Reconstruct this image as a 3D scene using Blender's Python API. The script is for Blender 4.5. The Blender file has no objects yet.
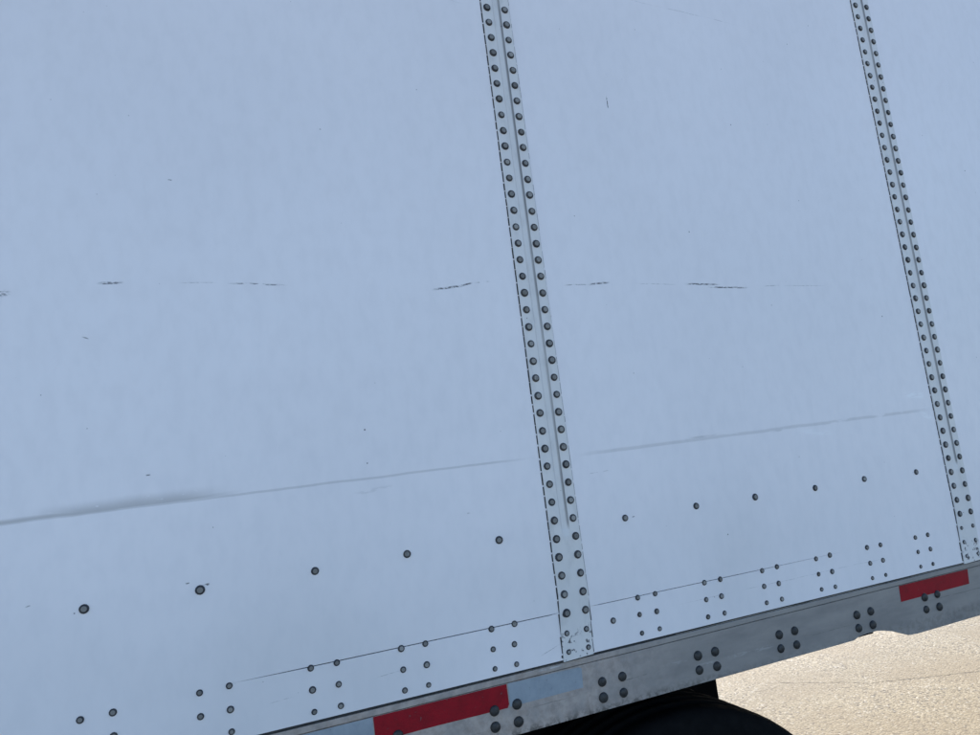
import bpy, bmesh, math, random
from mathutils import Vector, Matrix
random.seed(7)
R = math.radians
SC = bpy.context.scene
COL = SC.collection
# ---------------------------------------------------------------- scale: measured units -> metres
S = 1.05            # measured unit (side wall grid) to metres
G = 2.03            # measured height of the trailer's zero line above the ground
W_SEAM = 1.2192
def wx(x): return x * S
def wz(z): return (z + G) * S
# ---------------------------------------------------------------- camera
cam_d = bpy.data.cameras.new('camera'); cam = bpy.data.objects.new('camera', cam_d); COL.objects.link(cam)
r0 = Vector((0.9229, -0.3655, -0.1208)); r1 = Vector((-0.062, 0.1687, -0.9837)); r2 = Vector((0.3799, 0.9154, 0.133))
m = Matrix(((r0.x, -r1.x, -r2.x), (r0.y, -r1.y, -r2.y), (r0.z, -r1.z, -r2.z))).to_quaternion().to_matrix().to_4x4()
m.translation = Vector((-0.6863 * S, -1.4084 * S, wz(-0.4452)))
cam.matrix_world = m
cam_d.sensor_width = 36; cam_d.lens = 723.74 / 980 * 36; cam_d.clip_start = 0.05; cam_d.clip_end = 2000
SC.camera = cam
# ---------------------------------------------------------------- sky and sun
SUN_EL, SUN_AZ = R(32), R(25)      # azimuth measured from +Y towards +X: the sun stands behind the trailer
world = bpy.data.worlds.new('World'); SC.world = world; world.use_nodes = True
nt = world.node_tree
sky = nt.nodes.new('ShaderNodeTexSky'); sky.sky_type = 'NISHITA'; sky.sun_disc = False
sky.sun_elevation = SUN_EL; sky.sun_rotation = SUN_AZ
sky.air_density = 1.0; sky.dust_density = 0.2; sky.ozone_density = 4.0
bg = nt.nodes['Background']; bg.inputs['Strength'].default_value = 0.15
nt.links.new(sky.outputs[0], bg.inputs['Color'])
sun_d = bpy.data.lights.new('sun', 'SUN'); sun = bpy.data.objects.new('sun', sun_d); COL.objects.link(sun)
sun_d.energy = 3.9; sun_d.angle = R(0.53); sun_d.color = (1.0, 0.91, 0.79)
sdir = Vector((math.sin(SUN_AZ) * math.cos(SUN_EL), math.cos(SUN_AZ) * math.cos(SUN_EL), math.sin(SUN_EL)))
sun.rotation_euler = sdir.to_track_quat('Z', 'Y').to_euler()
sun.location = sdir * 30
vs = SC.view_settings; vs.view_transform = 'Standard'; vs.look = 'None'; vs.exposure = 0.89; vs.gamma = 1; vs.use_curve_mapping = False
# ---------------------------------------------------------------- material helpers
class NB:
    def __init__(s, name):
        s.mat = bpy.data.materials.new(name); s.mat.use_nodes = True; s.t = s.mat.node_tree
        s.bsdf = s.t.nodes['Principled BSDF']
        s.pos = s.t.nodes.new('ShaderNodeNewGeometry').outputs['Position']
    def n(s, kind, **kw):
        o = s.t.nodes.new(kind)
        for k, v in kw.items(): setattr(o, k, v)
        return o
    def put(s, sock, v):
        if isinstance(v, bpy.types.NodeSocket): s.t.links.new(v, sock)
        else: sock.default_value = v
    def math(s, op, a, b=0.0, c=0.0, clamp=False):
        o = s.n('ShaderNodeMath', operation=op, use_clamp=clamp)
        s.put(o.inputs[0], a); s.put(o.inputs[1], b); s.put(o.inputs[2], c)
        return o.outputs[0]
    def sep(s, v):
        o = s.n('ShaderNodeSeparateXYZ'); s.put(o.inputs[0], v); return o.outputs
    def scaled(s, v, sc):
        o = s.n('ShaderNodeVectorMath', operation='MULTIPLY'); s.put(o.inputs[0], v); o.inputs[1].default_value = sc
        return o.outputs[0]
    def noise(s, scale, detail=3, rough=0.55, vec=None, dist=0.0):
        o = s.n('ShaderNodeTexNoise'); s.put(o.inputs['Vector'], vec or s.pos)
        o.inputs['Scale'].default_value = scale; o.inputs['Detail'].default_value = detail
        o.inputs['Roughness'].default_value = rough; o.inputs['Distortion'].default_value = dist
        return o.outputs['Fac']
    def voro(s, scale, vec=None, feature='F1'):
        o = s.n('ShaderNodeTexVoronoi', feature=feature); s.put(o.inputs['Vector'], vec or s.pos)
        o.inputs['Scale'].default_value = scale
        return o
    def ramp(s, v, a, b, ea=0.0, eb=1.0, smooth=True):
        o = s.n('ShaderNodeMapRange'); o.interpolation_type = 'SMOOTHSTEP' if smooth else 'LINEAR'; o.clamp = True
        s.put(o.inputs['Value'], v)
        for k, q in (('From Min', a), ('From Max', b), ('To Min', ea), ('To Max', eb)): s.put(o.inputs[k], q)
        return o.outputs[0]
    def mix(s, f, a, b, blend='MIX'):
        o = s.n('ShaderNodeMix', data_type='RGBA', blend_type=blend)
        s.put(o.inputs[0], f); s.put(o.inputs[6], a); s.put(o.inputs[7], b)
        return o.outputs[2]
    def rgb(s, c): return (c[0], c[1], c[2], 1.0)
    def shared(s, sc):
        sc = min((14, 45, 75), key=lambda q: abs(q - sc)); s.cache = getattr(s, 'cache', {})
        if sc not in s.cache: s.cache[sc] = s.noise(sc, 2, 0.6, s.scaled(s.pos, (1.0, 1.0, 3.0)))
        return s.cache[sc]
    def bump(s, h, strength, dist):
        o = s.n('ShaderNodeBump'); o.inputs['Strength'].default_value = strength; o.inputs['Distance'].default_value = dist
        s.put(o.inputs['Height'], h); s.t.links.new(o.outputs[0], s.bsdf.inputs['Normal']); return o
    def done(s, col=None, rough=None, metal=None, spec=None):
        for k, v in (('Base Color', col), ('Roughness', rough), ('Metallic', metal), ('Specular IOR Level', spec)):
            if v is not None:
                if k == 'Base Color' and isinstance(v, tuple) and len(v) == 3: v = s.rgb(v)
                s.put(s.bsdf.inputs[k], v)
        return s.mat
    # a worn mark on the wall: from (x0,z0) to (x1,z1) in metres; soft upper / lower half widths
    def mark(s, x0, z0, x1, z1, wu, wd, strength, broken=0.0, bscale=60, wob=0.003, soft=0.25):
        X, Y, Z = s.xyz
        u = s.ramp(X, min(x0, x1), max(x0, x1), 0.0, 1.0, smooth=False)
        za, zb = (z0, z1) if x0 < x1 else (z1, z0)
        line = s.math('MULTIPLY_ADD', u, zb - za, za)
        d = s.math('SUBTRACT', Z, line)
        d = s.math('MULTIPLY_ADD', s.math('SUBTRACT', s.n_wob, 0.5), wob * 2, d)
        up = s.ramp(d, wu * soft, wu, 1.0, 0.0); dn = s.ramp(d, -wd, -wd * soft, 0.0, 1.0)
        L = abs(x1 - x0); e = min(L * 0.3, 0.12)
        lo, hi = min(x0, x1), max(x0, x1)
        win = s.math('MULTIPLY', s.ramp(X, lo - 0.002, lo + e), s.ramp(X, hi - e, hi + 0.002, 1.0, 0.0))
        mk = s.math('MULTIPLY', s.math('MULTIPLY', up, dn), win)
        if broken != 0:
            nz = s.shared(bscale)
            mk = s.math('MULTIPLY', mk, s.ramp(nz, 0.5 - 0.15 + broken * 0.2, 0.5 + broken * 0.2))
        return s.math('MULTIPLY', mk, strength)
def finish_marks(nb, marks):
    acc = marks[0]
    for q in marks[1:]: acc = nb.math('MAXIMUM', acc, q)
    return acc

# ---------------------------------------------------------------- materials
def painted_metal(name, base, specks=True, seams=True, chips=False):
    nb = NB(name); nb.xyz = nb.sep(nb.pos); nb.n_wob = nb.noise(9, 2)
    X, Y, Z = nb.xyz
    big = nb.noise(1.3, 3, 0.5)
    fine = nb.noise(38, 2, 0.6, nb.scaled(nb.pos, (1, 1, 0.5)))
    streak = nb.noise(7, 2, 0.6, nb.scaled(nb.pos, (3.5, 1, 0.35)))
    f = nb.math('ADD', nb.ramp(big, 0.3, 0.7, 0.0, 0.35), nb.math('ADD', nb.ramp(fine, 0.35, 0.75, 0.0, 0.25), nb.ramp(streak, 0.4, 0.75, 0.0, 0.06)))
    dirty = tuple(c * k for c, k in zip(base, (0.86, 0.865, 0.87)))
    col = nb.mix(f, nb.rgb(base), nb.rgb(dirty))
    # road film getting stronger towards the rail
    film = nb.math('MULTIPLY', nb.ramp(Z, wz(-0.86), wz(-0.45), 1.0, 0.0), nb.ramp(big, 0.3, 0.7, 0.1, 0.4))
    col = nb.mix(film, col, nb.rgb((0.46, 0.46, 0.45)))
    if seams:
        mk = []
        def M(x0, z0, x1, z1, *a, **k): mk.append(nb.mark(wx(x0), wz(z0), wx(x1), wz(z1), *a, **k))
        # long rubbed crease at eye height
        M(-1.3, -.4445, -.02, -.4405, .0040, .0028, .28, soft=.3)
        M(.06, -.4475, 1.21, -.4400, .008, .004, .24, broken=-.2, bscale=14)
        M(-1.15, -.4435, -.60, -.4385, .009, .0035, .48, wob=.0022, soft=.1, )
        M(-.97, -.4430, -.625, -.4385, .024, .005, .46, broken=-.6, bscale=45, wob=.0030, soft=.02)
        M(-.93, -.4430, -.64, -.4390, .012, .003, .26, broken=-.3, bscale=14, wob=.0022, soft=.1)
        M(.37, -.4405, .48, -.4385, .005, .003, .30, broken=.3, bscale=25)
        M(.60, -.4480, .73, -.4440, .006, .004, .28, broken=.3, bscale=25)
        M(-.42, -.468, -.33, -.462, .007, .005, .16, broken=.5, bscale=30)
        M(.10, -.4895, .125, -.4890, .0012, .0012, .5, broken=.3); M(.135, -.4885, .150, -.4880, .0012, .0012, .35, broken=.3)
        # row of black scuffs
        dark = []
        def D(x0, z0, x1, z1, *a, **k): dark.append(nb.mark(wx(x0), wz(z0), wx(x1), wz(z1), *a, **k))
        D(-1.02, -.0640, -.963, -.0555, .0080, .0080, .9, broken=.25, bscale=80)
        D(-.835, -.0425, -.790, -.0415, .0036, .0036, .80, broken=.2, bscale=80)
        D(-.70, -.0440, -.63, -.0450, 0.0016, 0.0016, 0.33, broken=0.02, bscale=40)
        D(-.62, -.0460, -.50, -.0530, 0.0024, 0.0024, 0.68, broken=0.08, bscale=45)
        D(-.212, -.0675, -.135, -.0600, 0.0034, 0.0030, 0.98, broken=-0.05, bscale=50)
        D(-.150, -.0610, -.118, -.0550, 0.0030, 0.0027, 0.94, broken=0.04, bscale=60)
        D(-.115, -.0550, -.075, -.0520, 0.0019, 0.0019, 0.44, broken=0.06, bscale=60)
        D(.10, -.0640, .175, -.0630, 0.0019, 0.0019, 0.61, broken=0.06, bscale=60)
        D(.165, -.0630, .225, -.0585, 0.0035, 0.0032, 0.98, broken=-0.02, bscale=60)
        D(.29, -.0640, .42, -.0680, 0.0015, 0.0015, 0.31, broken=0.02, bscale=40)
        D(.43, -.0665, .545, -.0710, 0.0032, 0.0030, 0.98, broken=0.02, bscale=50)
        D(.50, -.0770, .635, -.0800, 0.0028, 0.0027, 0.98, broken=-0.03, bscale=40)
        D(.68, -.0770, .735, -.0765, .0018, .0016, .45, broken=.2, bscale=50)
        D(.74, -.0780, .90, -.0790, 0.0014, 0.0014, 0.31, broken=0.02, bscale=40)
        D(.2915, .380, .2955, .416, .020, .020, .0, broken=-0.03)
        # flecks of dirt beside single rivets
        D(-.692, -.5915, -.682, -.5905, .0030, .0030, .9, broken=.05, bscale=75); D(-.7195, -.5835, -.7145, -.5830, .0018, .0018, .85)
        D(.1935, -.5962, .1990, -.5958, .0018, .0018, .7); D(-.958, -.580, -.952, -.579, .0018, .0018, .6); D(-.190, -.535, -.185, -.535, .0016, .0016, .5)
        D(-.860, -.1385, -.851, -.1420, .0016, .0016, .8); D(-.772, -.3895, -.766, -.3895, .0017, .0017, .8); D(-.706, .1565, -.700, .1560, .0018, .0018, .75)
        # faint long scratches
        D(.25, -.8000, .95, -.8010, .0010, .0009, .28, broken=.1, bscale=12)
        D(.36, .690, .80, .655, .0016, .0014, .30, broken=.3, bscale=14)
        D(-.42, -.8080, -.34, -.8060, .0009, .0009, .40, broken=.2); D(-.60, -.8110, -.55, -.8090, .0009, .0009, .35, broken=.3)
        D(-.072, -.8400, -.022, -.8250, .0011, .0011, .45, broken=.1)
        D(-.14, .628, -.03, .600, .0008, .0008, .25, broken=.3)
        dm = nb.math('MULTIPLY', finish_marks(nb, dark), nb.ramp(nb.noise(210, 2, .6, nb.scaled(nb.pos, (.6, 1, 1.5))), .40, .54, .25, 1))
        col = nb.mix(finish_marks(nb, mk), col, nb.rgb((0.20, 0.19, 0.18)))
        lt = [nb.mark(wx(a), wz(b), wx(c), wz(d), .012, .012, st, broken=.1, bscale=45, wob=.006) for a, b, c, d, st in ((1.10, -.392, 1.185, -.400, .7), (1.15, -.445, 1.20, -.47, .6), (.70, -.455, .84, -.470, .35))]
        col = nb.mix(finish_marks(nb, lt), col, nb.rgb((0.88, 0.86, 0.87)))
        col = nb.mix(dm, col, nb.rgb((0.025, 0.026, 0.03)))
        # one short upright scratch high on the panel
        vx = nb.math('ABSOLUTE', nb.math('SUBTRACT', X, wx(.2925)))
        vm = nb.math('MULTIPLY', nb.ramp(vx, .0006, .0017, 1, 0), nb.math('MULTIPLY', nb.ramp(Z, wz(.378), wz(.384)), nb.ramp(Z, wz(.400), wz(.414), 1, 0)))
        vm = nb.math('MULTIPLY', vm, nb.ramp(nb.noise(120, 2), .4, .5))
        col = nb.mix(vm, col, nb.rgb((0.04, 0.04, 0.045)))
    if specks:
        for sc, thr in ((30.0, 0.065), (13.0, 0.020)):
            v = nb.voro(sc); c = nb.sep(v.outputs['Color'])
            rad = nb.math('MULTIPLY', nb.math('POWER', c[0], 5.0), thr)
            inside = nb.math('LESS_THAN', v.outputs['Distance'], rad)
            col = nb.mix(nb.math('MULTIPLY', inside, nb.math('MULTIPLY_ADD', c[1], .5, .3)), col, nb.rgb((0.06, 0.06, 0.065)))
    if chips:
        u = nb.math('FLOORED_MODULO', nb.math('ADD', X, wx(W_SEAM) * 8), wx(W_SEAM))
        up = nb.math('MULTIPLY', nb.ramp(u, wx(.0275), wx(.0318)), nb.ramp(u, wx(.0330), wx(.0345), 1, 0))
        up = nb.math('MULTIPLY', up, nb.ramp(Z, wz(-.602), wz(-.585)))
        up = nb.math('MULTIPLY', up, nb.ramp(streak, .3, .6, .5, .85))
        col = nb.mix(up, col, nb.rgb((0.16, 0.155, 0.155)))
        reg = nb.ramp(Z, wz(-.83), wz(-.785), 1.0, 0.0)
        ch = nb.ramp(nb.noise(95, 3, 0.6), 0.585, 0.62)
        col = nb.mix(nb.math('MULTIPLY', reg, ch), col, nb.rgb((0.10, 0.10, 0.11)))
        gr = nb.ramp(nb.noise(30, 4, 0.6, nb.scaled(nb.pos, (1, 1, .4))), 0.5, 0.8, 0.0, 0.5)
        col = nb.mix(gr, col, nb.rgb((0.42, 0.41, 0.40)))
    h = nb.math('ADD', nb.math('MULTIPLY', nb.noise(2.2, 2, 0.4), 1.0), nb.math('MULTIPLY', nb.noise(160, 2, 0.5), 0.004))
    if seams:
        fold = nb.ramp(nb.math('SUBTRACT', Z, nb.math('MULTIPLY_ADD', X, .0030, wz(-.4415))), -.012, .002, 1.0, 0.0)
        h = nb.math('MULTIPLY_ADD', fold, nb.ramp(X, wx(-1.2), wx(.0), .04, .0), h)
    nb.bump(h, 0.25, 0.012)
    rough = nb.ramp(fine, .3, .7, .40, .50)
    return nb.done(col, rough, 0.0, 0.5)
M_PANEL = painted_metal('white_panel_paint', (0.83, 0.785, 0.80))
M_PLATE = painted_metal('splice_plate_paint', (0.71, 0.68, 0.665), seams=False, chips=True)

def plain(name, col, rough=.5, metal=0.0, var=.25, scale=60, spec=.5):
    nb = NB(name)
    f = nb.ramp(nb.noise(scale, 4, .6), .3, .75)
    c = nb.mix(f, nb.rgb(col), nb.rgb(tuple(k * (1 - var) for k in col)))
    nb.bump(nb.noise(scale * 2, 3, .6), .15, .002)
    return nb.done(c, nb.ramp(nb.noise(scale * .6, 3, .6), .3, .7, max(rough - .1, 0), min(rough + .1, 1)), metal, spec)
def rivet_mat(name, lo, hi, rough, metal):
    nb = NB(name); rnd = nb.n('ShaderNodeObjectInfo').outputs['Random']
    f = nb.math('ADD', nb.math('MULTIPLY', rnd, .7), nb.math('MULTIPLY', nb.noise(260, 3, .65), .5), clamp=True)
    c = nb.mix(f, nb.rgb(lo), nb.rgb(hi))
    d = nb.ramp(nb.math('FRACT', nb.math('MULTIPLY', rnd, 7.31)), .5, 1.0, 0.0, .55)
    c = nb.mix(nb.math('MULTIPLY', d, nb.ramp(nb.noise(330, 3, .6), .45, .6)), c, nb.rgb((0.10, 0.085, 0.07)))
    nb.bump(nb.noise(420, 3, .6), .25, .0012)
    return nb.done(c, rough, metal, .35)
M_RIM = rivet_mat('rivet_oxide', (0.018, 0.019, 0.024), (0.060, 0.058, 0.060), .7, .0)
M_CAP = rivet_mat('rivet_crown', (0.11, 0.105, 0.10), (0.30, 0.285, 0.27), .6, .15)
M_RIVP = rivet_mat('rivet_painted', (0.14, 0.135, 0.13), (0.42, 0.41, 0.40), .6, .0)
M_BOLT = plain('bolt_steel', (0.045, 0.044, 0.044), .55, .4, .45, 160)
M_SEAL_SHADE = plain('sealant_and_joint_shade', (0.02, 0.02, 0.022), .7, 0, .4, 120)  # splice plate sealant, and the painted shade strip under the panels
M_DARK = plain('dark_underside', (0.02, 0.02, 0.021), .7, 0, .4, 20)
M_TYRE = plain('tyre_rubber', (0.006, 0.006, 0.0065), .9, 0, .35, 40, .08)
M_STEEL = plain('painted_steel', (0.005, 0.005, 0.006), .8, 0, .4, 25, .05)
M_WHEEL = plain('wheel_steel', (0.45, 0.45, 0.46), .5, .2, .4, 12)
M_CORE = plain('panel_core', (0.05, 0.05, 0.055), .8, 0, .3, 80)
M_ROOF = plain('roof_sheet', (0.7, 0.7, 0.7), .5, 0, .2, 4)

def rail_mat():
    nb = NB('rail_aluminium'); nb.xyz = nb.sep(nb.pos); nb.n_wob = nb.noise(12, 2); X, Y, Z = nb.xyz
    clean = nb.mix(nb.ramp(nb.noise(14, 5, .65, nb.scaled(nb.pos, (.35, 1, 1.6))), .3, .7), nb.rgb((0.29, 0.28, 0.275)), nb.rgb((0.215, 0.212, 0.215)))
    tan = nb.mix(nb.ramp(nb.noise(45, 5, .7), .35, .7), nb.rgb((0.42, 0.355, 0.315)), nb.rgb((0.29, 0.24, 0.21)))
    # brown road spray thrown up beside the wheel
    sp = nb.math('MULTIPLY', nb.ramp(nb.math('MULTIPLY_ADD', nb.noise(5, 3), .30, X), wx(.10), wx(.50), 1.0, .10), nb.ramp(nb.noise(22, 5, .65, nb.scaled(nb.pos, (1, 1, .7))), .25, .62, .35, 1.0))
    col = nb.mix(sp, clean, tan)
    low = nb.math('MULTIPLY', nb.ramp(Z, wz(-.976), wz(-.955), 1, 0), nb.ramp(nb.noise(70, 4, .7), .42, .62))
    low = nb.math('MULTIPLY', low, nb.ramp(X, wx(.1), wx(.5), .8, .25))
    col = nb.mix(low, col, nb.rgb((0.07, 0.06, 0.05)))
    mk = []
    def D(x0, z0, x1, z1, *a, **k): mk.append(nb.mark(wx(x0), wz(z0), wx(x1), wz(z1), *a, **k))
    D(1.02, -.9290, 1.9, -.9420, .0012, .0010, .5, broken=.05, bscale=15)
    D(-.12, -.9330, .05, -.9310, .0012, .0010, .45, broken=.2, bscale=25)
    D(.09, -.9280, .19, -.9270, .0012, .0011, .6, broken=.35, bscale=40)
    D(.62, -.9380, .78, -.9370, .0010, .0009, .4, broken=.2, bscale=30)
    D(-.35, -.9540, -.20, -.9530, .0014, .0012, .4, broken=.3, bscale=30)
    col = nb.mix(finish_marks(nb, mk), col, nb.rgb((0.05, 0.05, 0.05)))
    ck = [nb.mark(wx(a), wz(-.9385), wx(b), wz(-.9375), .006, .006, .22, broken=.35, bscale=75) for a, b in ((.30, .36), (.38, .46), (.46, .53))]
    ck.append(nb.mark(wx(.22), wz(-.9200), wx(.29), wz(-.9210), .005, .005, .2, broken=.45, bscale=60))
    ck.append(nb.mark(wx(-.08), wz(-.8675), wx(-.02), wz(-.8665), .002, .002, .7, broken=.3, bscale=60))
    col = nb.mix(finish_marks(nb, ck), col, nb.rgb((0.55, 0.56, 0.57)))
    nb.bump(nb.math('ADD', nb.noise(5, 3, .5), nb.math('MULTIPLY', nb.noise(120, 3, .6), .03)), .3, .008)
    return nb.done(col, nb.ramp(sp, 0, 1, .45, .8), nb.ramp(sp, 0, 1, .35, .0), .4)
M_RAIL = rail_mat()
def tape_mat(name, c1, c2, edge=.25):
    nb = NB(name)
    f = nb.ramp(nb.noise(30, 5, .7), .35, .7)
    col = nb.mix(f, nb.rgb(c1), nb.rgb(c2))
    d = nb.ramp(nb.noise(120, 3, .7), .66, .72, 0, .6)
    col = nb.mix(d, col, nb.rgb((0.12, .11, .11)))
    v = nb.voro(300); nb.bump(v.outputs['Distance'], .12, .001)
    return nb.done(col, .42, 0, .22)
M_TRED = tape_mat('red_reflective_film', (0.27, 0.002, 0.012), (0.20, 0.002, 0.010))
M_TWHITE = tape_mat('silver_reflective_film', (0.29, 0.325, 0.36), (0.24, 0.275, 0.31))

def ground_mat():
    nb = NB('worn_aggregate_asphalt'); nb.xyz = nb.sep(nb.pos); nb.n_wob = nb.noise(14, 3); X, Y, Z = nb.xyz
    v = nb.voro(80); c = nb.sep(v.outputs['Color'])
    stone = nb.mix(c[0], nb.rgb((0.34, 0.285, 0.195)), nb.rgb((0.66, 0.57, 0.41)))
    stone = nb.mix(nb.math('GREATER_THAN', c[1], .93), stone, nb.rgb((0.80, 0.74, 0.62)))
    stone = nb.mix(nb.math('GREATER_THAN', c[2], .93), stone, nb.rgb((0.15, 0.13, 0.115)))
    gap = nb.ramp(v.outputs['Distance'], .45, .75)
    col = nb.mix(nb.math('MULTIPLY', gap, .6), stone, nb.rgb((0.22, 0.19, 0.15)))
    v2 = nb.voro(170); c2 = nb.sep(v2.outputs['Color'])
    col = nb.mix(.28, col, nb.mix(c2[0], nb.rgb((0.22, 0.19, 0.15)), nb.rgb((0.62, 0.56, 0.45))))
    patch = nb.ramp(nb.noise(1.3, 5, .65), .38, .62, 0, .55)
    col = nb.mix(patch, col, nb.rgb((0.38, 0.315, 0.225)))
    cr = []
    def D(a, b, w, st, br=.0): cr.append(nb.crack(a, b, w, st, br))
    for (a, b, w, st) in CRACKS:
        ax, ay = a; bx, by = b
        L = math.hypot(bx - ax, by - ay); ux, uy = (bx - ax) / L, (by - ay) / L
        px = nb.math('SUBTRACT', X, ax); py = nb.math('SUBTRACT', Y, ay)
        t = nb.math('ADD', nb.math('MULTIPLY', px, ux), nb.math('MULTIPLY', py, uy))
        d = nb.math('ADD', nb.math('MULTIPLY', px, -uy), nb.math('MULTIPLY', py, ux))
        d = nb.math('MULTIPLY_ADD', nb.math('SUBTRACT', nb.n_wob, .5), .07, d)
        d = nb.math('ABSOLUTE', d)
        mk = nb.math('MULTIPLY', nb.ramp(d, w * .4, w, 1, 0), nb.math('MULTIPLY', nb.ramp(t, 0, .05), nb.ramp(t, L - .05, L, 1, 0)))
        mk = nb.math('MULTIPLY', mk, nb.ramp(nb.noise(22, 3, .6), .36, .5, .15, 1))
        cr.append(nb.math('MULTIPLY', mk, st))
    crk = finish_marks(nb, cr)
    col = nb.mix(crk, col, nb.rgb((0.07, 0.06, 0.05)))
    h = nb.math('MULTIPLY', v.outputs['Distance'], -.6)
    nb.bump(h, .7, .006)
    return nb.done(col, .85, 0, .3)
# hairline cracks on the ground beyond the trailer (metres)
CRACKS = [((2.70, 2.66), (3.067, 2.322), .009, .7), ((3.05, 2.33), (3.16, 2.205), .012, .7), ((3.14, 2.215), (3.80, 1.91), .010, .65), ((3.75, 1.93), (4.9, 1.4), .007, .4),
          ((2.50, 2.57), (2.72, 2.545), .007, .5), ((2.25, 2.30), (2.45, 2.33), .007, .45)]
M_GROUND = ground_mat()

# ---------------------------------------------------------------- mesh helpers
def mesh_obj(name, bm, mats, parent=None, smooth=False):
    me = bpy.data.meshes.new(name); bm.normal_update(); bm.to_mesh(me); bm.free()
    for mm in (mats if isinstance(mats, (list, tuple)) else [mats]): me.materials.append(mm)
    if smooth:
        for p in me.polygons: p.use_smooth = True
    o = bpy.data.objects.new(name, me); COL.objects.link(o)
    if parent: o.parent = parent
    return o
def place(name, me, loc, parent, rot=None, scale=None):
    o = bpy.data.objects.new(name, me); COL.objects.link(o); o.parent = parent; o.location = loc
    if rot: o.rotation_euler = rot
    if scale: o.scale = scale
    return o
def add_box(bm, x0, x1, y0, y1, z0, z1, mi=0, bev=0.0):
    vs_ = [bm.verts.new(c) for c in ((x0, y0, z0), (x1, y0, z0), (x1, y1, z0), (x0, y1, z0), (x0, y0, z1), (x1, y0, z1), (x1, y1, z1), (x0, y1, z1))]
    fs = []
    for f in ((0, 3, 2, 1), (4, 5, 6, 7), (0, 1, 5, 4), (1, 2, 6, 5), (2, 3, 7, 6), (3, 0, 4, 7)):
        fc = bm.faces.new([vs_[i] for i in f]); fc.material_index = mi; fs.append(fc)
    if bev: bmesh.ops.bevel(bm, geom=list({e for f in fs for e in f.edges}), offset=bev, segments=2, affect='EDGES', profile=.5)
def add_prism(bm, pts, y0, y1, mi=0, bev=0.0):
    """outline in the wall plane (x, z), counter-clockwise seen from -y, extruded from y0 (front) to y1"""
    a = [bm.verts.new((x, y0, z)) for x, z in pts]; b = [bm.verts.new((x, y1, z)) for x, z in pts]
    f = bm.faces.new(a); f.material_index = mi
    g = bm.faces.new(list(reversed(b))); g.material_index = mi
    n = len(pts)
    for i in range(n):
        q = bm.faces.new((a[(i + 1) % n], a[i], b[i], b[(i + 1) % n])); q.material_index = mi
    if bev: bmesh.ops.bevel(bm, geom=list(f.edges), offset=bev, segments=1, affect='EDGES')
def add_lathe_y(bm, prof, seg, c=(0, 0, 0), split=None):
    """profile of (radius, y) turned about the y axis; split = profile index from which material 1 starts"""
    rings = []
    for r, y in prof:
        if r < 1e-6: rings.append([bm.verts.new((c[0], c[1] + y, c[2]))])
        else: rings.append([bm.verts.new((c[0] + r * math.cos(2 * math.pi * i / seg), c[1] + y, c[2] + r * math.sin(2 * math.pi * i / seg))) for i in range(seg)])
    for k in range(len(rings) - 1):
        A_, B_ = rings[k], rings[k + 1]
        for i in range(seg):
            j = (i + 1) % seg
            if len(A_) == 1 and len(B_) == 1: continue
            if len(B_) == 1: f = bm.faces.new((A_[i], A_[j], B_[0]))
            elif len(A_) == 1: f = bm.faces.new((A_[0], B_[j], B_[i]))
            else: f = bm.faces.new((A_[i], A_[j], B_[j], B_[i]))
            f.smooth = True
            if split is not None: f.material_index = 1 if k >= split else 0
def rivet_mesh(name, r, mats, seg=12, hole=True):
    bm = bmesh.new()
    prof = [(1.0 * r, .002), (1.0 * r, -.10 * r), (.94 * r, -.24 * r), (.80 * r, -.37 * r), (.60 * r, -.42 * r)]
    prof += [(.40 * r, -.50 * r), (.30 * r, -.46 * r), (0, -.45 * r)] if hole else [(.35 * r, -.53 * r), (0, -.55 * r)]
    add_lathe_y(bm, prof, seg, split=4)
    bmesh.ops.recalc_face_normals(bm, faces=bm.faces)
    me = bpy.data.meshes.new(name); bm.to_mesh(me); bm.free()
    for mm in mats: me.materials.append(mm)
    return me
ME_SPLICE_RIVET = rivet_mesh('rivet', 0.0086 * S, (M_RIM, M_CAP))
ME_SMALL_RIVET = rivet_mesh('rivet', .0057 * S, (M_RIM, M_RIVP), hole=False)
ME_ROW_RIVET = rivet_mesh('rivet', .0078 * S, (M_RIM, M_CAP))
ME_PANEL_RIVET = rivet_mesh('rivet', .0062 * S, (M_RIM, M_CAP))
ME_BOLT = rivet_mesh('bolt', 0.0103 * S, (M_BOLT, M_BOLT), seg=14, hole=False)

# ---------------------------------------------------------------- ground
bm = bmesh.new()
q = [bm.verts.new(c) for c in ((-400, -400, 0), (400, -400, 0), (400, 400, 0), (-400, 400, 0))]
bm.faces.new(q)
ground = mesh_obj('ground', bm, M_GROUND); ground['kind'] = 'structure'

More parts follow.
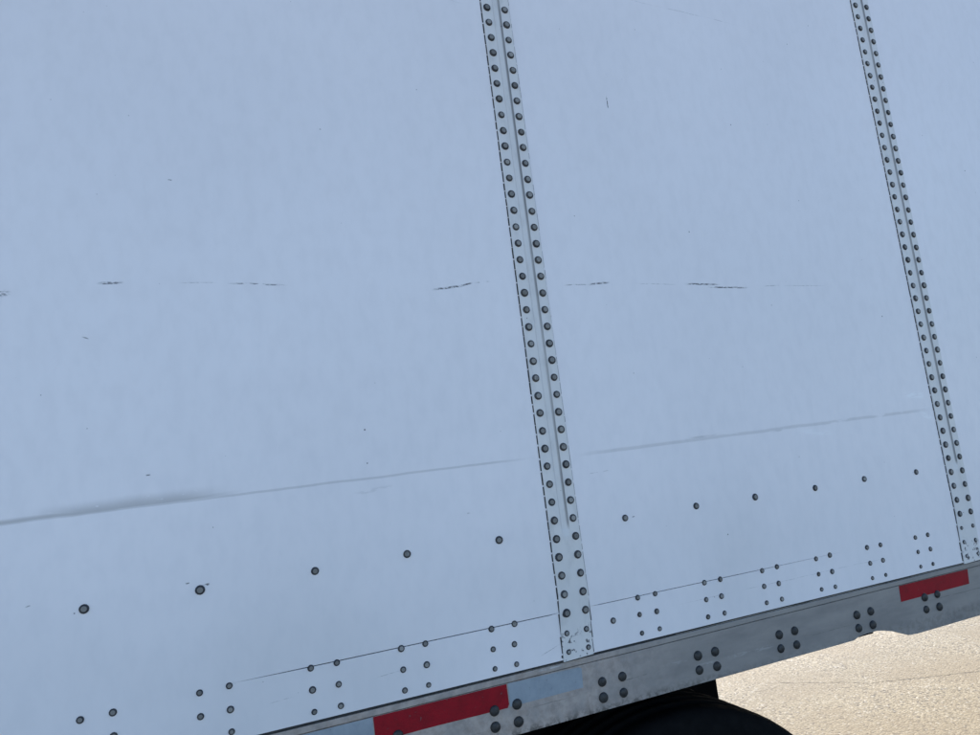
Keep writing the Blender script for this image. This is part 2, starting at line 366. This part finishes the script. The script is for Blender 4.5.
# ---------------------------------------------------------------- the trailer
W = 1.2192                     # seam spacing in measured units
K0, K1 = -3, 9                 # first and last seam of the side
TOP = 1.15                     # measured height of the top rail's lower edge
trailer = bpy.data.objects.new('semi_trailer', None); COL.objects.link(trailer)
trailer['label'] = 'white box semi trailer side with riveted seams, grey bottom rail and red reflective tape'
trailer['category'] = 'trailer'
PX = .0225                     # seam centre right of the left rivet column
ZB = -.8575                    # lower edge of the wall panels
ZJ = -.7635                    # joint between panel and kick sheet
def gap_top(x):                # half-open joint above the kick sheet, opening and closing along the wall
    if -.66 < x < -.02: g = .0017 * min(1, (x + .66) / .12)
    elif .06 < x < .80: g = .0013 * max(.0, min(1, (.80 - x) / .35))
    else: g = 0
    return g
panels = {}
for k in range(K0, K1):
    x0, x1 = W * k + PX + .0008, W * (k + 1) + PX - .0008
    bm = bmesh.new()
    add_box(bm, wx(x0), wx(x1), 0, .0055, wz(ZJ), wz(TOP))
    pn = mesh_obj('side_panel', bm, M_PANEL, trailer); panels[k] = pn
    # kick sheet along the foot of the panel
    bm = bmesh.new(); n = 40
    xs = [x0 + (x1 - x0) * i / n for i in range(n + 1)]
    top = [(wx(x), wz(ZJ - gap_top(x)) - .00005) for x in xs]
    pts = [(wx(x0), wz(ZB)), (wx(x1), wz(ZB))] + list(reversed(top))
    add_prism(bm, pts, .0002, .0055)
    mesh_obj('kick_sheet', bm, M_PANEL, pn)
bm = bmesh.new(); add_box(bm, wx(W * K0), wx(W * K1), .0056, .012, wz(ZB) + .002, wz(TOP))
mesh_obj('panel_backing', bm, M_CORE, trailer)

PITCH = .03812
def lean(z): return 0.0 if z > -.73 else -.0062 * min(1, (-.73 - z) / .115)
PLATE_Y = -.0034
def splice_plate(k, rows_from, rows_to, zl, zr, PITCH=PITCH):
    """joint strip over seam k with its two columns of rivets"""
    xb = W * k
    xl, xr = xb - .0130, xb + .0573
    # cross-section with a shallow pressed channel that runs out near the foot
    zs = [TOP, .9, .6, .3, 0, -.3, -.5, -.560, -.582, -.596, -.604, -.612, -.66, -.73, -.80, -.8585]
    def depth(z):
        if z >= -.582: return 1.0
        if z >= -.596: return .75
        if z >= -.604: return .3
        return 0.0
    bm = bmesh.new(); rings = []
    for i, z in enumerate(zs):
        d = .0030 * depth(z); l = lean(z); jig = random.uniform(-.0004, .0004) if z < -.5 else 0
        zz = z + (.0016 * (1 if i == len(zs) - 1 else 0))
        cs = [(xl, .0), (xl, PLATE_Y + .0005), (xl + .0006, PLATE_Y), (xb + .0135, PLATE_Y), (xb + .0175, PLATE_Y + d), (xb + .0305, PLATE_Y + d), (xb + .0322, PLATE_Y + d * .55), (xb + .0334, PLATE_Y - .0004 * depth(z)), (xb + .037, PLATE_Y), (xr - .0006, PLATE_Y), (xr, PLATE_Y + .0005), (xr, .0)]
        ring = []
        for j, (x, y) in enumerate(cs):
            zed = z
            if i == len(zs) - 1: zed = z - .0022 * (1 - (x - xl) / (xr - xl))     # foot cut slightly out of square
            ring.append(bm.verts.new((wx(x + l) + jig, y, wz(zed))))
        rings.append(ring)
    for a, b in zip(rings, rings[1:]):
        for j in range(len(a) - 1): bm.faces.new((a[j], b[j], b[j + 1], a[j + 1]))
    bm.faces.new(rings[-1][::-1]); bm.faces.new(rings[0])
    bmesh.ops.recalc_face_normals(bm, faces=bm.faces)
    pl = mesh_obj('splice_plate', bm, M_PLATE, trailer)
    # broken bead of dark sealant along the left edge, thin one along the right
    bm = bmesh.new(); z = TOP - .01
    while z > -.85:
        ln = random.uniform(.015, .028) * (1.5 if z < -.70 else 1)
        w_ = random.uniform(.0019, .0027) * (1.2 if z < -.76 else 1)
        ze = max(z - ln, -.853)
        add_box(bm, wx(xl + lean(z) - w_), wx(xl + lean(z)) + .0002, -.0009, .0001, wz(ze), wz(z))
        z = ze - random.uniform(.001, .0045)
    z = TOP - .02
    while z > -.85:
        ln = random.uniform(.01, .05); ze = max(z - ln, -.855)
        w_ = random.uniform(.0012, .0020)
        add_box(bm, wx(xr + lean(z)) - .0002, wx(xr + lean(z) + w_), -.0007, .0001, wz(ze), wz(z))
        z = ze - random.uniform(.001, .006)
    mesh_obj('sealant_bead', bm, M_SEAL_SHADE, pl)['kind'] = 'stuff'
    for col, zz in ((0.0, zl), (.0449, zr)):
        far = bmesh.new(); many = 0
        for i in range(-20, max(37, rows_to + 1)):
            z = zz - PITCH * i
            if z > TOP - .02: continue
            x = xb + col + random.uniform(-.0006, .0006); z += random.uniform(-.0005, .0005)
            if rows_from <= i <= rows_to:
                s = random.uniform(.94, 1.06)
                place('rivet', ME_SPLICE_RIVET, (wx(x), PLATE_Y, wz(z)), pl, rot=(random.uniform(-.07, .07), random.uniform(0, 6), random.uniform(-.07, .07)), scale=(s, s * random.uniform(.85, 1.1), s))
            else:
                add_lathe_y(far, [(.0079 * S, .002), (.0079 * S, -.001), (.006 * S, -.003), (0, -.004)], 8, (wx(x), PLATE_Y, wz(z))); many += 1
        if many and rows_to > 0:
            o = mesh_obj('upper_rivets', far, M_RIM, pl); o['kind'] = 'stuff'
        elif many:
            o = mesh_obj('rivets', far, M_RIM, pl); o['kind'] = 'stuff'
        else: far.free()
    if rows_to > 0:
        for i, z in enumerate((-.768, -.8055, -.8425)):
            for dx in (-.0038 - .0012 * i, .0420 - .0008 * i):
                s = random.uniform(.85, 1.1)
                place('rivet', ME_SMALL_RIVET, (wx(xb + dx), PLATE_Y, wz(z + random.uniform(-.001, .001))), pl, rot=(random.uniform(-.1, .1), random.uniform(0, 6), random.uniform(-.1, .1)), scale=(s, s, s))
    return pl
for k in range(K0 + 1, K1):
    if k == 0: splice_plate(k, 0, 36, .6055, .6046)
    elif k == 1: splice_plate(k, -1, 40, .7812, .7809, .03776)
    else: splice_plate(k, 99, -1, .6055, .6046)

PAN= [(-0.8886, -0.7699),(-0.8413, -0.7692),(-0.709, -0.7679),(-0.6611, -0.7668),(-0.7098, -0.8065),(-0.6618, -0.806),(-0.6623, -0.8425),(-0.5219, -0.7668),(-0.4751, -0.7671),(-0.5221, -0.8045),(-0.4751, -0.8051),(-0.522, -0.8425),(-0.4746, -0.8428),(-0.3532, -0.7667),(-0.3056, -0.7672),(-0.3535, -0.8051),(-0.3071, -0.8059),(-0.3542, -0.8426),(-0.3074, -0.8431),(-0.1677, -0.7665),(-0.1172, -0.7661),(-0.1691, -0.8053),(-0.1226, -0.8048),(-0.1698, -0.8426),(-0.123, -0.8436),(0.1092, -0.8027),(0.1773, -0.767),(0.2226, -0.7667),(0.1761, -0.8025),(0.2203, -0.8039),(0.1755, -0.8415),(0.2213, -0.8411),(0.3563, -0.7658),(0.4014, -0.7658),(0.3545, -0.8029),(0.3973, -0.8029),(0.3524, -0.8407),(0.3987, -0.8407),(0.5243, -0.7669),(0.5695, -0.7652),(0.5223, -0.8026),(0.5669, -0.8035),(0.5222, -0.8402),(0.5684, -0.8401),(0.6934, -0.7663),(0.7388, -0.7646),(0.6932, -0.8032),(0.7372, -0.8041),(0.694, -0.8395),(0.7387, -0.8408),(0.8654, -0.7657),(0.9128, -0.7662),(0.8662, -0.8048),(0.9112, -0.8047),(0.8651, -0.8416),(0.9118, -0.8415),(1.04, -0.7666),(1.0874, -0.7666),(1.0404, -0.804),(1.0869, -0.8036),(1.0398, -0.8416),(1.086, -0.8422)]
BOLT= [(-0.1806, -0.9198),(-0.1318, -0.9185),(-0.1825, -0.95),(-0.1327, -0.9517),(0.0642, -0.9188),(0.1134, -0.9186),(0.0621, -0.9497),(0.1115, -0.9509),(0.3104, -0.9167),(0.3575, -0.9174),(0.3085, -0.9471),(0.3566, -0.9489),(0.5442, -0.9173),(0.5915, -0.9176),(0.5424, -0.9484),(0.591, -0.9494),(0.7925, -0.9187),(0.84, -0.9184),(0.7911, -0.9497),(0.8392, -0.9511),(1.0333, -0.9191),(1.0814, -0.9193),(1.0319, -0.9494),(1.0806, -0.9513)]
ROW= [(-0.876, -0.5977),(-0.6976, -0.5981),(-0.4996, -0.5984),(-0.3231, -0.5952),(-0.1286, -0.5976),(0.1744, -0.5953),(0.3667, -0.5948),(0.5399, -0.5965),(0.7306, -0.5988),(0.8995, -0.5967),(1.0906, -0.6009)]

for x, z in ROW:
    k = math.floor((x - PX) / W); s = random.uniform(.93, 1.08)
    place('rivet', ME_ROW_RIVET, (wx(x), 0, wz(z)), panels[k], rot=(random.uniform(-.1, .1), random.uniform(0, 6), random.uniform(-.1, .1)), scale=(s, s, s))
PAN += [(-.889, -.806), (-.842, -.806), (-.889, -.843), (-.842, -.843), (-.709, -.843)]
for x, z in PAN:
    k = math.floor((x - PX) / W); s = random.uniform(.9, 1.08)
    if z < -.83: s *= .88
    place('rivet', ME_PANEL_RIVET, (wx(x), .0002, wz(z)), panels[k], rot=(random.uniform(-.12, .12), random.uniform(0, 6), random.uniform(-.12, .12)), scale=(s, s, s))

# ---------------------------------------------------------------- bottom rail
xa, xe = W * K0 + .0, W * K1
ZR = -.9752
foot = [(xa, ZR), (.770, ZR), (.786, -.9700), (.815, -.9675), (.850, -.9680), (.876, -.9725), (.902, -.9792), (.930, -.9900), (.952, -.9982), (.984, -1.0010), (1.35, -1.0000), (3.2, -1.0), (3.3, ZR), (xe, ZR)]
bm = bmesh.new()
outline = [(wx(x), wz(z)) for x, z in foot] + [(wx(xe), wz(-.8758)), (wx(xa), wz(-.8758))]
add_prism(bm, outline, .0022, .0075)
rail = mesh_obj('bottom_rail', bm, M_RAIL, trailer)
bm = bmesh.new()      # upper lip of the extrusion, parted from the face by a fine groove
add_box(bm, wx(xa), wx(xe), .0016, .0085, wz(-.8742), wz(-.8632), bev=.0008)
add_box(bm, wx(xa), wx(xe), .0062, .0125, wz(-.93), wz(-.8575) - .0005)
mesh_obj('rail_lip', bm, M_RAIL, rail)
bm = bmesh.new(); x = xa      # dark strip standing in for the shade in the joint under the panels
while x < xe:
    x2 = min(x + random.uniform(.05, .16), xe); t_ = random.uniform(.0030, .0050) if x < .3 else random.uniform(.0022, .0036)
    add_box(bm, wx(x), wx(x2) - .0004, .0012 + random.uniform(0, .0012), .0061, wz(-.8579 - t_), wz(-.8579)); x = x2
mesh_obj('joint_shade', bm, M_SEAL_SHADE, rail)['kind'] = 'stuff'
for x, z in BOLT + [(-.4245, -.919), (-.3755, -.919), (-.4245, -.95), (-.3755, -.95)]:
    s = random.uniform(.95, 1.05)
    place('bolt', ME_BOLT, (wx(x), .0022, wz(z)), rail, rot=(random.uniform(-.08, .08), random.uniform(0, 6), random.uniform(-.08, .08)), scale=(s, s * 1.1, s))
def tape(pts, mat, label=None):
    bm = bmesh.new(); add_prism(bm, [(wx(x), wz(z)) for x, z in pts], .0016, .0024)
    o = mesh_obj('reflective_tape', bm, mat, rail)
    if label: o['label'] = label
tape([(-.4175, -.9200), (-.3, -.9195), (-.152, -.9212), (-.1485, -.9150), (-.1490, -.8765), (-.30, -.8762), (-.4180, -.8762)], M_TRED, 'red reflective tape left of the seam')
tape([(-.1465, -.9205), (.0185, -.9200), (.0210, -.8825), (.0150, -.8790), (-.1460, -.8764)], M_TWHITE, 'silver reflective tape below the seam')
tape([(-.596, -.9205), (-.4195, -.9205), (-.4195, -.8763), (-.596, -.8763)], M_TWHITE, 'silver reflective tape cut by the lower frame')
tape([(.9490, -.9155), (1.2085, -.9143), (1.2130, -.8766), (.9515, -.8762)], M_TRED, 'red reflective tape below the right seam')

# ---------------------------------------------------------------- box body behind the side wall
def part(name, mat, *boxes, parent=trailer):
    b = bmesh.new()
    for bx in boxes: add_box(b, *bx)
    return mesh_obj(name, b, mat, parent)
XA, XE, FAR = wx(xa), wx(xe), 2.60
part('top_rail', M_RAIL, (XA, XE, -.003, .05, wz(TOP) + .001, wz(TOP) + .14))
part('roof', M_ROOF, (XA, XE, .051, FAR - .001, wz(TOP) + .10, wz(TOP) + .135))
part('far_side_wall', M_PANEL, (XA, XE, FAR - .03, FAR, wz(ZR), wz(TOP) + .14))
part('front_wall', M_PANEL, (XE + .001, XE + .05, .0, FAR, wz(ZR), wz(TOP) + .14))
part('rear_doors', M_PANEL, (XA - .05, XA - .001, .0, FAR, wz(ZR), wz(TOP) + .14))
part('floor', M_STEEL, (XA, XE, .0135, FAR - .031, wz(-.885), wz(-.862)))
bm = bmesh.new()
add_box(bm, -.003, .003, .0085, FAR - .032, 0, .094); add_box(bm, -.026, .026, .0085, FAR - .032, -.006, -.0002)
cme = bpy.data.meshes.new('crossmember'); bm.to_mesh(cme); bm.free(); cme.materials.append(M_STEEL)
xk = -.157 - 14 * .2438
while xk < xe - .1:
    if xk > xa + .05: place('crossmember', cme, (wx(xk), 0, wz(-.9738) + .0065), trailer)
    xk += .2438

# ---------------------------------------------------------------- bogie and wheels under the rail
for yy in (.60, 1.90):
    part('slider_rail', M_STEEL, (wx(-1.9), wx(.70), yy, yy + .09, wz(-1.16), wz(-.982)), (wx(.42), wx(.766), yy, yy + .09, wz(-1.30), wz(-.984)))
TY_R, TY_W = .520, .275
def tyre_profile():
    pr = [(.29, -.085), (.31, -.115), (.40, -.135), (.47, -.132), (.502, -.122), (.514, -.108)]
    for g in (-.066, -.022, .022, .066):
        pr += [(TY_R, g - .012), (TY_R - .014, g - .007), (TY_R - .014, g + .007), (TY_R, g + .012)]
    pr += [(.514, .108), (.502, .122), (.47, .132), (.40, .135), (.31, .115), (.29, .085), (.29, -.085)]
    return pr
bm = bmesh.new(); add_lathe_y(bm, tyre_profile(), 72); bmesh.ops.recalc_face_normals(bm, faces=bm.faces)
tme = bpy.data.meshes.new('tyre'); bm.to_mesh(tme); bm.free(); tme.materials.append(M_TYRE)
bm = bmesh.new(); add_lathe_y(bm, [(.305, -.10), (.285, -.095), (.27, -.05), (.25, -.03), (.16, -.045), (.11, -.05), (.10, -.09), (0, -.095)], 40)
add_lathe_y(bm, [(.285, -.09), (.283, .09)], 40)
rme = bpy.data.meshes.new('rim'); bm.to_mesh(rme); bm.free(); rme.materials.append(M_WHEEL)
TX = .262
for ax in (TX, TX - 1.22):
    part('axle', M_STEEL, (wx(ax) - .065, wx(ax) + .065, .35, FAR - .35, .46, .59))
    for yc, turn in ((.165, 0), (.475, math.pi), (FAR - .475, 0), (FAR - .165, math.pi)):
        e = bpy.data.objects.new('wheel', None); COL.objects.link(e); e.parent = trailer; e.location = (wx(ax), yc, TY_R)
        if turn: e.rotation_euler = (0, 0, turn)
        place('tyre', tme, (0, 0, 0), e); place('rim', rme, (0, 0, 0), e)
